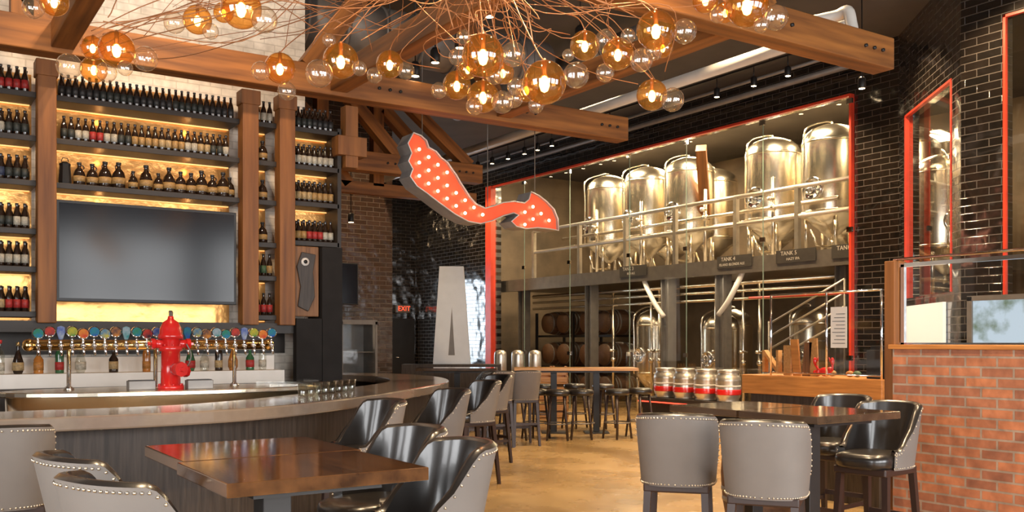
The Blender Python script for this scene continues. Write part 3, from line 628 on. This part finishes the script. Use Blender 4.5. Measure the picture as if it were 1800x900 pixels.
def tank(loc,r=.52,h=2.4,nm='polished stainless steel conical fermentation tank'):
    g=thing('brewing_tank',nm,'brewing tank',loc,0,group='stainless brewing tanks')
    O('vessel',MB().lathe([(.06,.36),(r*.97,.74),(r,.80),(r,h-.34),(r*.97,h-.27),(r*.88,h-.18),(r*.7,h-.10),(r*.35,h-.03),(.05,h)],48),'steel',g)
    for i in range(4):
        t=math.pi/4+i*math.pi/2; O('leg',MB().cyl((r*.85*math.cos(t),r*.85*math.sin(t),0),(r*.85*math.cos(t),r*.85*math.sin(t),.9),.035,n=10),'steel',g)
    O('weld_band',MB().lathe([(r+.001,.80),(r+.008,.82),(r+.001,.84)],40).lathe([(r+.001,h-.37),(r+.008,h-.35),(r+.001,h-.33)],40),'steel',g)
    T=Matrix.Translation((-r+.02,0,1.2))@Matrix.Rotation(R(-90),4,'Y')
    q=min(1,r/.47)
    O('manway_door',MB().lathe([(.21*q,0),(.21*q,.05),(.17*q,.06),(.16*q,.03),(.02,.05)],28,T=T),'chrome',g)
    O('handwheel',MB().tube([(-r-.1,.09*math.cos(i*math.pi/8),1.2+.09*math.sin(i*math.pi/8)) for i in range(16)],.012,6,closed=True).cyl((-r+.02,0,1.2),(-r-.11,0,1.2),.015).cyl((-r-.1,-.09,1.2),(-r-.1,.09,1.2),.008).cyl((-r-.1,0,1.11),(-r-.1,0,1.29),.008),'chrome',g)
    O('outlet_pipe',MB().cyl((0,0,.36),(0,0,.2),.035).tube([(0,0,.22),(-.2,0,.2),(-.42,0,.22),(-.44,.1,.5)],.025,8),'steel',g)
    O('vent_pipe',MB().tube(crom([(0,0,h-.02),(0,.02,h+.04),(-.15,.1,h+.03),(-r-.02,.15,h-.15),(-r-.03,.15,h-.6),(-r-.03,.15,.8)],4),.016,8),'steel',g)
    return g
t0=tank((14.0,10.85,2.98)); KIDS(t0)
for y in (12.2,14.45,15.75,17.1): dup(t0,(14.0,y,2.98),random.uniform(-.3,.3))
for y in (10.2,11.6,13.4,15.1,16.5,17.9): dup(t0,(15.4,y,2.98),random.uniform(-.3,.3))
t1=tank((13.75,15.30,0),.38,2.2,'slim polished stainless holding tank under the platform'); KIDS(t1); dup(t1,(13.85,13.4,0),sc=.95); dup(t1,(15.2,12.3,0)); dup(t1,(15.2,14.3,0))
for (u,s1,s2) in ((1112,'TANK 3','RED ALE'),(1290,'TANK 4','ISLAND BLONDE ALE'),(1398,'TANK 5','HAZY IPA'),(1500,'TANK 6','')):
    D=da(u,12.82); y=D*(CA-SA*(u-900)/F)
    g=thing('tank_sign','black chalkboard tank sign with white lettering on the platform edge','sign',(12.82,y,3.02))
    O('board',MB().box(0,-.42,-.17,.02,.42,.05),'chalk',g)
    text('title_lettering',s1,.10,'letter',g,(-.004,.14,-.01),(R(90),0,R(-90)))
    if s2: text('subtitle_lettering',s2,.065,'letter',g,(-.004,.05,-.11),(R(90),0,R(-90)))
rk=thing('barrel_rack','dark steel rack holding oak barrels','rack',(13.5,0,0))
for z in (.15,.9,1.65): O('rack_rail',MB().box(.0,16.3,z-.05,.05,19.3,z).box(.75,16.3,z-.05,.8,19.3,z),'blackmetal',rk)
for y in (16.3,17.8,19.3): O('upright',MB().box(-.05,y-.03,0,0,y+.03,2.2).box(.8,y-.03,0,.85,y+.03,2.2),'blackmetal',rk)
b0=None
for z in (.15,.9,1.65):
    for y in (16.7,17.35,18.25,18.9):
        if b0 is None: b0=barrel((13.5,y,z),False,'oak barrels on the rack'); KIDS(b0)
        else: dup(b0,(13.5,y,z))
dup(t0,(13.37,8.3,2.2),0.9,label='polished stainless steel tank behind the side window',sc=.9)
O('tank_plinth',MB().box(-.4,-.4,0,.4,.4,2.2),'steeld',loc=(13.37,8.3,0),label='grey steel stand under the side tank',cat='stand',bev=.01)
ld=thing('keg_ledge','low black ledge with a red light strip','ledge',(11.85,0,0))
O('ledge_top',MB().box(0,9.2,.38,.5,13.6,.45),'shelf',ld,bev=.005); O('ledge_base',MB().box(.06,9.25,0,.46,13.55,.38),'black',ld); O('light_strip',MB().box(-.005,9.2,.36,.005,13.6,.38),'redled',ld)
def keg(loc):
    g=thing('beer_keg','silver steel beer keg with a red and white band','keg',loc,0,group='steel kegs on the ledge')
    O('shell',MB().lathe([(.17,0),(.175,.02),(.17,.05),(.19,.08),(.2,.14),(.205,.16),(.2,.18),(.2,.34),(.205,.36),(.2,.38),(.19,.43),(.16,.46),(.17,.5),(.178,.53),(.165,.535),(.15,.48),(.03,.47)],28),'kegsteel',g)
    O('band',MB().lathe([(.2045,.12),(.2065,.13),(.2065,.20),(.2045,.21)],28),'red',g); O('paper_band',MB().lathe([(.2015,.25),(.2015,.28)],28),'paper',g); g.scale=(1.08,1.08,1.04); return g
k0=None
for u in (1170,1204,1241,1280):
    D=da(u,12.08); y=D*(CA-SA*(u-900)/F)
    if k0 is None: k0=keg((12.08,y,.45)); KIDS(k0)
    else: dup(k0,(12.08,y,.45),random.uniform(0,6))
for i,(u,z) in enumerate(((955,.0),(985,.0),(955,.34),(985,.34),(958,.68),(984,.68))):
    x,y,_=site(u,600,18.2); g=thing('wooden_crate','slatted light wooden crate in a stack','crate',(x,y,z),R(-33),group='stacked wooden crates')
    O('slats',MB().box(-.15,-.15,0,.15,.15,.02).box(-.15,-.15,.04,.15,-.13,.13).box(-.15,-.15,.17,.15,-.13,.28).box(-.15,.13,.04,.15,.15,.28).box(-.15,-.15,.04,-.13,.15,.28).box(.13,-.15,.04,.15,.15,.28),'fartable',g)
    O('corner_posts',MB().box(-.13,-.13,0,-.1,-.1,.34).box(.1,-.13,0,.13,-.1,.34).box(-.13,.1,0,-.1,.13,.34).box(.1,.1,0,.13,.13,.34),'fartable',g)
x,y,_=site(905,600,19.5)
for i,dx in enumerate((-.25,.05,.35)):
    O('steel_canister',MB().lathe([(.13,0),(.13,1.22),(.12,1.28),(.07,1.31),(.02,1.32)],20),'kegsteel',loc=(x+dx,y-dx*.66,0),label='tall slim stainless canister near the glass wall',cat='canister',group='steel canisters')
x,y,_=site(794,600,19.0)
O('booth_divider',MB().box(-1.0,-.2,0,1.0,.2,1.04),'darkwood',loc=(x,y,0),rot=math.atan2(-.55,.835),label='dark timber divider behind the seating',cat='divider',bev=.01)
g=thing('giant_letter','giant silver metal letter A standing on the divider','letter',(x,y,1.04),math.atan2(-.55,.835))
T=Matrix.Rotation(R(90),4,'X')
O('letter_body',MB().prism([(-.37,0),(.38,0),(.24,1.97),(-.24,1.97)],-.12,.12,T=T),'silver',g,bev=.004)
O('letter_recess',MB().prism([(-.06,.18),(.07,.18),(.01,1.15)],.115,.124,T=T),'steeld',g)
x0=db(578,15.95)*(CA*(578-900)/F+SA); x1=db(628,15.95)*(CA*(628-900)/F+SA)
g=thing('television','small dark wall mounted television on the brick wall','television',((x0+x1)/2,15.9,2.55)); w=(x1-x0)/2
O('bezel',MB().box(-w,0,-.38,w,.06,.38),'black',g,bev=.006); O('screen',MB().box(-w+.02,-.003,-.36,w-.02,.002,.36),'screen',g); O('mount',MB().box(-.1,.06,-.1,.1,.1,.1),'black',g)
g=thing('display_fridge','tall steel framed display fridge against the brick wall','fridge',((x0+x1)/2+.05,15.6,0))
O('cabinet',MB().box(-.35,-.25,0,.35,.3,.12).box(-.35,-.25,.12,-.31,.3,1.85).box(.31,-.25,.12,.35,.3,1.85).box(-.35,-.25,1.8,.35,.3,1.88).box(-.31,.26,.12,.31,.3,1.8),'steeld',g); O('glass_door',MB().add([(-.31,-.24,.12),(.31,-.24,.12),(.31,-.24,1.8),(-.31,-.24,1.8)],[(0,1,2,3)]),'plexi',g)
for z in (.5,.9,1.3): O('fridge_shelf',MB().box(-.31,-.2,z,.31,.26,z+.015),'steeld',g)
# ------------------------------------------------------------ marquee sign
poly=[(727,233),(740,238),(750,247),(754,259),(767,266),(776,277),(787,285),(795,297),(803,308),(810,321),(818,333),(827,347),(838,359),(853,366),(868,362),(885,356),(905,354),(922,357),(930,350),(934,337),(948,344),(962,355),(974,368),(981,385),(982,405),(965,402),(945,400),(925,402),(908,398),(899,389),(912,378),(903,374),(885,379),(865,388),(845,393),(823,389),(798,375),(772,356),(750,339),(733,327),(721,310),(726,297),(718,283),(724,269),(717,252)]
SB=9.4
def onb(u,v,b):
    D=db(u,b); return (D*(CA*(u-900)/F+SA),1.5+(600-v)/F*D)
pw=[onb(u,v,SB) for u,v in poly]
cx=sum(p[0] for p in pw)/len(pw); cz=sum(p[1] for p in pw)/len(pw); pl=[(x-cx,z-cz) for x,z in pw]
sg=thing('marquee_sign','red fish tail shaped marquee sign with glowing bulbs hung on wires','sign',(cx,SB,cz))
T=Matrix.Rotation(R(90),4,'X')
O('channel_side',MB().prism(pl,0,-.28,T=T,caps=False).add([(x,.28,z) for x,z in pl],[tuple(range(len(pl)))]),'signside',sg)
O('sign_face',MB().add([(x,.05,z) for x,z in pl],[tuple(range(len(pl)))]),'signred',sg)
O('sign_rim',MB().tube([(x,0,z) for x,z in pl],.008,6,closed=True),'signrim',sg)
def inside(x,y,P):
    c=False;j=len(P)-1
    for i in range(len(P)):
        if (P[i][1]>y)!=(P[j][1]>y) and x<(P[j][0]-P[i][0])*(y-P[i][1])/(P[j][1]-P[i][1])+P[i][0]: c=not c
        j=i
    return c
def edist(x,y,P):
    m_=9e9
    for i in range(len(P)):
        a=Vector(P[i]);b=Vector(P[i-1]);p=Vector((x,y));t=max(0,min(1,(p-a).dot(b-a)/(b-a).length_squared)); m_=min(m_,(p-a-(b-a)*t).length)
    return m_
bm=None;xs=-1.4;row_=0
while xs<1.4:
    zs=-1+(row_%2)*.075
    while zs<1:
        if inside(xs,zs,pl) and edist(xs,zs,pl)>.042:
            if bm is None: bm=O('bulb',MB().sphere((0,0,0),.019,n=10),'signbulb',sg,loc=(xs,.012,zs))
            else:
                q=bm.copy(); C.objects.link(q); q.location=(xs,.012,zs)
        zs+=.15
    xs+=.12;row_+=1
for u,v in ((742,240),(857,370),(940,342)):
    x,z=onb(u,v,SB+.1); O('hanging_wire',MB().cyl((x-cx,.1,z-cz),(x-cx,.1,CZ-cz),.006,n=6),'steeld',sg)
# ------------------------------------------------------------ globe chandelier
AM=[(424,15,34),(347,35,24),(205,87,30),(165,122,22),(492,120,26),(599,107,30),(685,113,23),(849,98,36),(803,150,24),(849,170,27),(957,145,37),(925,158,20),(1028,80,25),(1086,95,27),(1153,53,33),(1146,167,26),(1313,10,36),(1240,0,22),(95,3,24),(163,84,20),(884,128,19),(822,122,17),(1165,84,17),(1275,22,18),(393,22,17)]
CL=[(127,117,20),(236,97,20),(187,127,16),(308,40,17),(467,36,21),(370,55,13),(457,125,15),(501,150,15),(565,127,22),(632,120,12),(662,130,13),(712,124,14),(870,97,20),(775,158,13),(885,180,18),(834,187,14),(912,167,15),(1000,135,21),(900,145,14),(1069,120,15),(1049,75,18),(1125,105,19),(1150,88,16),(1203,55,20),(1185,176,19),(1265,25,13),(1357,28,20),(999,97,10),(870,133,14),(806,103,14),(65,12,17),(940,182,13),(220,120,12),(825,75,12),(1100,70,12),(1335,40,12),(585,82,11)]
hub=Vector(site(835,-20,5.6)); hub.z=3.72
cn=thing('chandelier_canopy','dark ceiling hub gathering the copper lamp wires','ceiling canopy',tuple(hub))
O('hub_disc',MB().lathe([(.03,0),(.16,.02),(.16,.05),(.03,.07)],24),'copper',cn); O('drop_rod',MB().cyl((0,0,.06),(0,0,CZ-hub.z),.02,n=10),'blackmetal',cn)
info=[]
for (u,v,r) in AM:
    D=max(4.5,min(6.3,165/r)); 
    if (u,v) in ((884,128),(822,122),(163,84)): D=5.9
    info.append((u,v,r,D))
kids={i:[] for i in range(len(AM))}
for c in CL:
    best=min(range(len(AM)),key=lambda i:math.hypot(AM[i][0]-c[0],AM[i][1]-c[1])); kids[best].append(c)
for i,(u,v,r,D) in enumerate(info):
    c=Vector(site(u,v,D)); rr=r*1.04/F*D
    g=thing('pendant_lamp','amber glass globe pendant lamp with glowing bulb and copper wire','lamp',tuple(c),group='amber globe lamp cluster')
    O('amber_globe',MB().sphere((0,0,0),rr,n=28),'amber',g,label='amber glass globe')
    O('bulb',MB().lathe([(.002,-rr*.46),(rr*.16,-rr*.38),(rr*.25,-rr*.12),(rr*.18,rr*.14),(rr*.07,rr*.3)],14),'bulb',g)
    O('socket',MB().lathe([(rr*.08,rr*.28),(rr*.12,rr*.33),(rr*.12,rr*1.0),(rr*.05,rr*1.1)],12),'copper',g)
    for (cu,cv_,cr_) in kids[i]:
        p=Vector(site(cu,cv_,D+random.uniform(-.12,.05)))-c; q=cr_*1.08/F*D
        if p.length<rr+q: p=p.normalized()*(rr+q*.8)
        O('clear_globe',MB().sphere(tuple(p),q,n=22),'clear',g,label='small clear glass globe')
    e=hub-c; m1=Vector((e.x*.33,e.y*.33,max(.12,e.z*.45)+random.uniform(.0,.2))); m2=Vector((e.x*.7,e.y*.7,e.z*.8+random.uniform(-.15,.2)))
    O('copper_cord',MB().tube(crom([(0,0,rr),(e.x*.08,e.y*.08,rr+.07),m1,m2,(e.x,e.y,e.z)],7),.0038,5),'copper',g)
    l=bpy.data.lights.new('lamp_glow','POINT'); l.energy=16; l.color=(1,.56,.24); l.shadow_soft_size=.012
    o=bpy.data.objects.new('lamp_glow',l); C.objects.link(o); o.location=c+Vector((0,0,-rr*.1))
mb=MB()
for i in range(75):
    j=random.randrange(len(info)); u,v,r,D=info[j]; e=Vector(site(u,v,D))+Vector((random.uniform(-.2,.2),random.uniform(-.2,.2),.12))
    m1=hub.lerp(e,.35)+Vector((random.uniform(-.35,.35),random.uniform(-.35,.35),random.uniform(-.22,.12)))
    m2=hub.lerp(e,.7)+Vector((random.uniform(-.3,.3),random.uniform(-.3,.3),random.uniform(-.12,.25)))
    mb.tube(crom([hub+Vector((random.uniform(-.1,.1),random.uniform(-.1,.1),.03)),m1,m2,e],7),random.choice([.0024,.0034]),4)
O('wire_tangle',mb,'copper',label='tangle of looping copper wires between the lamps',cat='wires',kind='stuff')
# ------------------------------------------------------------ track lights, added fill lamps
tr=thing('light_track','long black ceiling light track','light track',(11.4,0,5.85)); O('track_bar',MB().box(-.02,8.9,0,.02,22,.03),'black',tr); O('track_stem',MB().cyl((0,10,.03),(0,10,.2),.01).cyl((0,15,.03),(0,15,.2),.01).cyl((0,20,.03),(0,20,.2),.01),'black',tr)
def spot(loc,up):
    g=thing('track_spotlight','small black ceiling spotlight with a warm glowing lens','spotlight',loc,0,group='ceiling spotlights')
    O('stem',MB().cyl((0,0,.06),(0,0,up),.008,n=6),'black',g)
    O('lamp_head',MB().lathe([(.045,-.07),(.05,-.06),(.05,.05),(.03,.08)],14),'black',g)
    O('lens',MB().lathe([(.001,-.074),(.04,-.072)],14),'spot',g); return g
def sl(loc,tgt,e,size=70,col=(1,.66,.35)):
    l=bpy.data.lights.new('spot','SPOT'); l.energy=e;l.color=col;l.spot_size=R(size);l.spot_blend=.6;l.shadow_soft_size=.04
    o=bpy.data.objects.new('spot',l);C.objects.link(o);o.location=loc;o.rotation_euler=(Vector(tgt)-Vector(loc)).to_track_quat('-Z','Y').to_euler()
for u in (1385,1325,1260,1072,970,945,922,893,865,840):
    D=da(u,11.4);y=D*(CA-SA*(u-900)/F); spot((11.4,y,5.62),.24)
for (u,v,D) in ((765,98,9.6),(730,122,9.8),(685,140,9.8),(808,72,9.4),(860,15,8.2),(1020,60,9),(1515,146,12.2),(617,383,15.0)):
    p=site(u,v,D); spot(p,CZ-p[2])
for y in (9.5,11,13,16,19.5): sl((11.4,y,5.5),(12.5,y+.3,2.5),440,95)
for x,y in ((7.5,6.5),(8,10),(8.5,13.5),(4.0,4.6),(6.6,3.4),(2,3.6),(10,9),(9.3,5.6)): sl((x,y,5.6),(x,y,0),780,95,(1,.70,.40))  # unseen downlights added as warm fill for floor and seating
for x,y in ((5.5,14.3),(7.2,14.3)): sl((x,y,5.6),(x,15.9,2),350,90)  # from here, fill spots added to brighten walls and back bar
sl((8.5,20,5.6),(12.4,21,2),450,110); sl((9.8,6.0,5.6),(10.8,5.5,3),420,120); sl((9.6,3.6,5.6),(10.8,4.5,3),420,120); sl((10.8,8.0,5.7),(11.7,7.6,3),420,110)
sl((1.9,7.0,5.5),(1.9,9.2,2.0),230,80,(1,.64,.33)); sl((2.2,7.0,5.6),(2.2,9.5,5.2),210,110,(1,.78,.56)); sl((.2,7.0,5.6),(.2,9.5,5.2),170,110,(1,.78,.56))
for y in (10.5,13,15.5,18): area('hall_fill',(14.9,y,5.98),(0,0,0),.5,1.2,170,(1,.74,.42))  # unseen area lamps added to fill the tank hall
for y in (11,13.5,16,18.5): area('hall_fill',(13.1,y,6.0),(0,0,0),.3,1.0,150,(1,.80,.52))
for y in (11,14.5,18): area('under_deck_fill',(15.5,y,2.74),(0,0,0),.3,1.0,16,(1,.76,.48))  # fill lamps added below the deck, no fittings there
area('under_deck_fill',(12.75,13.5,2.7),(0,0,0),.1,5,38,(1,.8,.55))
area('hall_fill',(13.3,6.9,5.95),(0,0,0),.8,.8,150,(1,.74,.40))
for i,z in enumerate((3.55,3.17,2.8)):
    for x in (1.6,2.4):
        l=bpy.data.lights.new('backlight','POINT'); l.energy=.35;l.color=(1,.45,.13);l.shadow_soft_size=.02;o=bpy.data.objects.new('backlight',l);C.objects.link(o);o.location=(x,9.37,z)
# ------------------------------------------------------------ world, camera
w=bpy.data.worlds.new('w'); S.world=w; w.use_nodes=True
bg=w.node_tree.nodes['Background']; bg.inputs[0].default_value=(.75,.86,1,1); bg.inputs[1].default_value=.8
cam=bpy.data.cameras.new('cam'); cam.lens=33; cam.sensor_width=36; cam.shift_y=150/1800; cam.clip_end=200
co=bpy.data.objects.new('cam',cam); C.objects.link(co); co.location=(0,0,1.5); co.rotation_euler=(R(90),0,-math.atan2(SA,CA))
S.camera=co
S.view_settings.view_transform='Standard'; S.view_settings.exposure=.15; S.view_settings.gamma=1.08
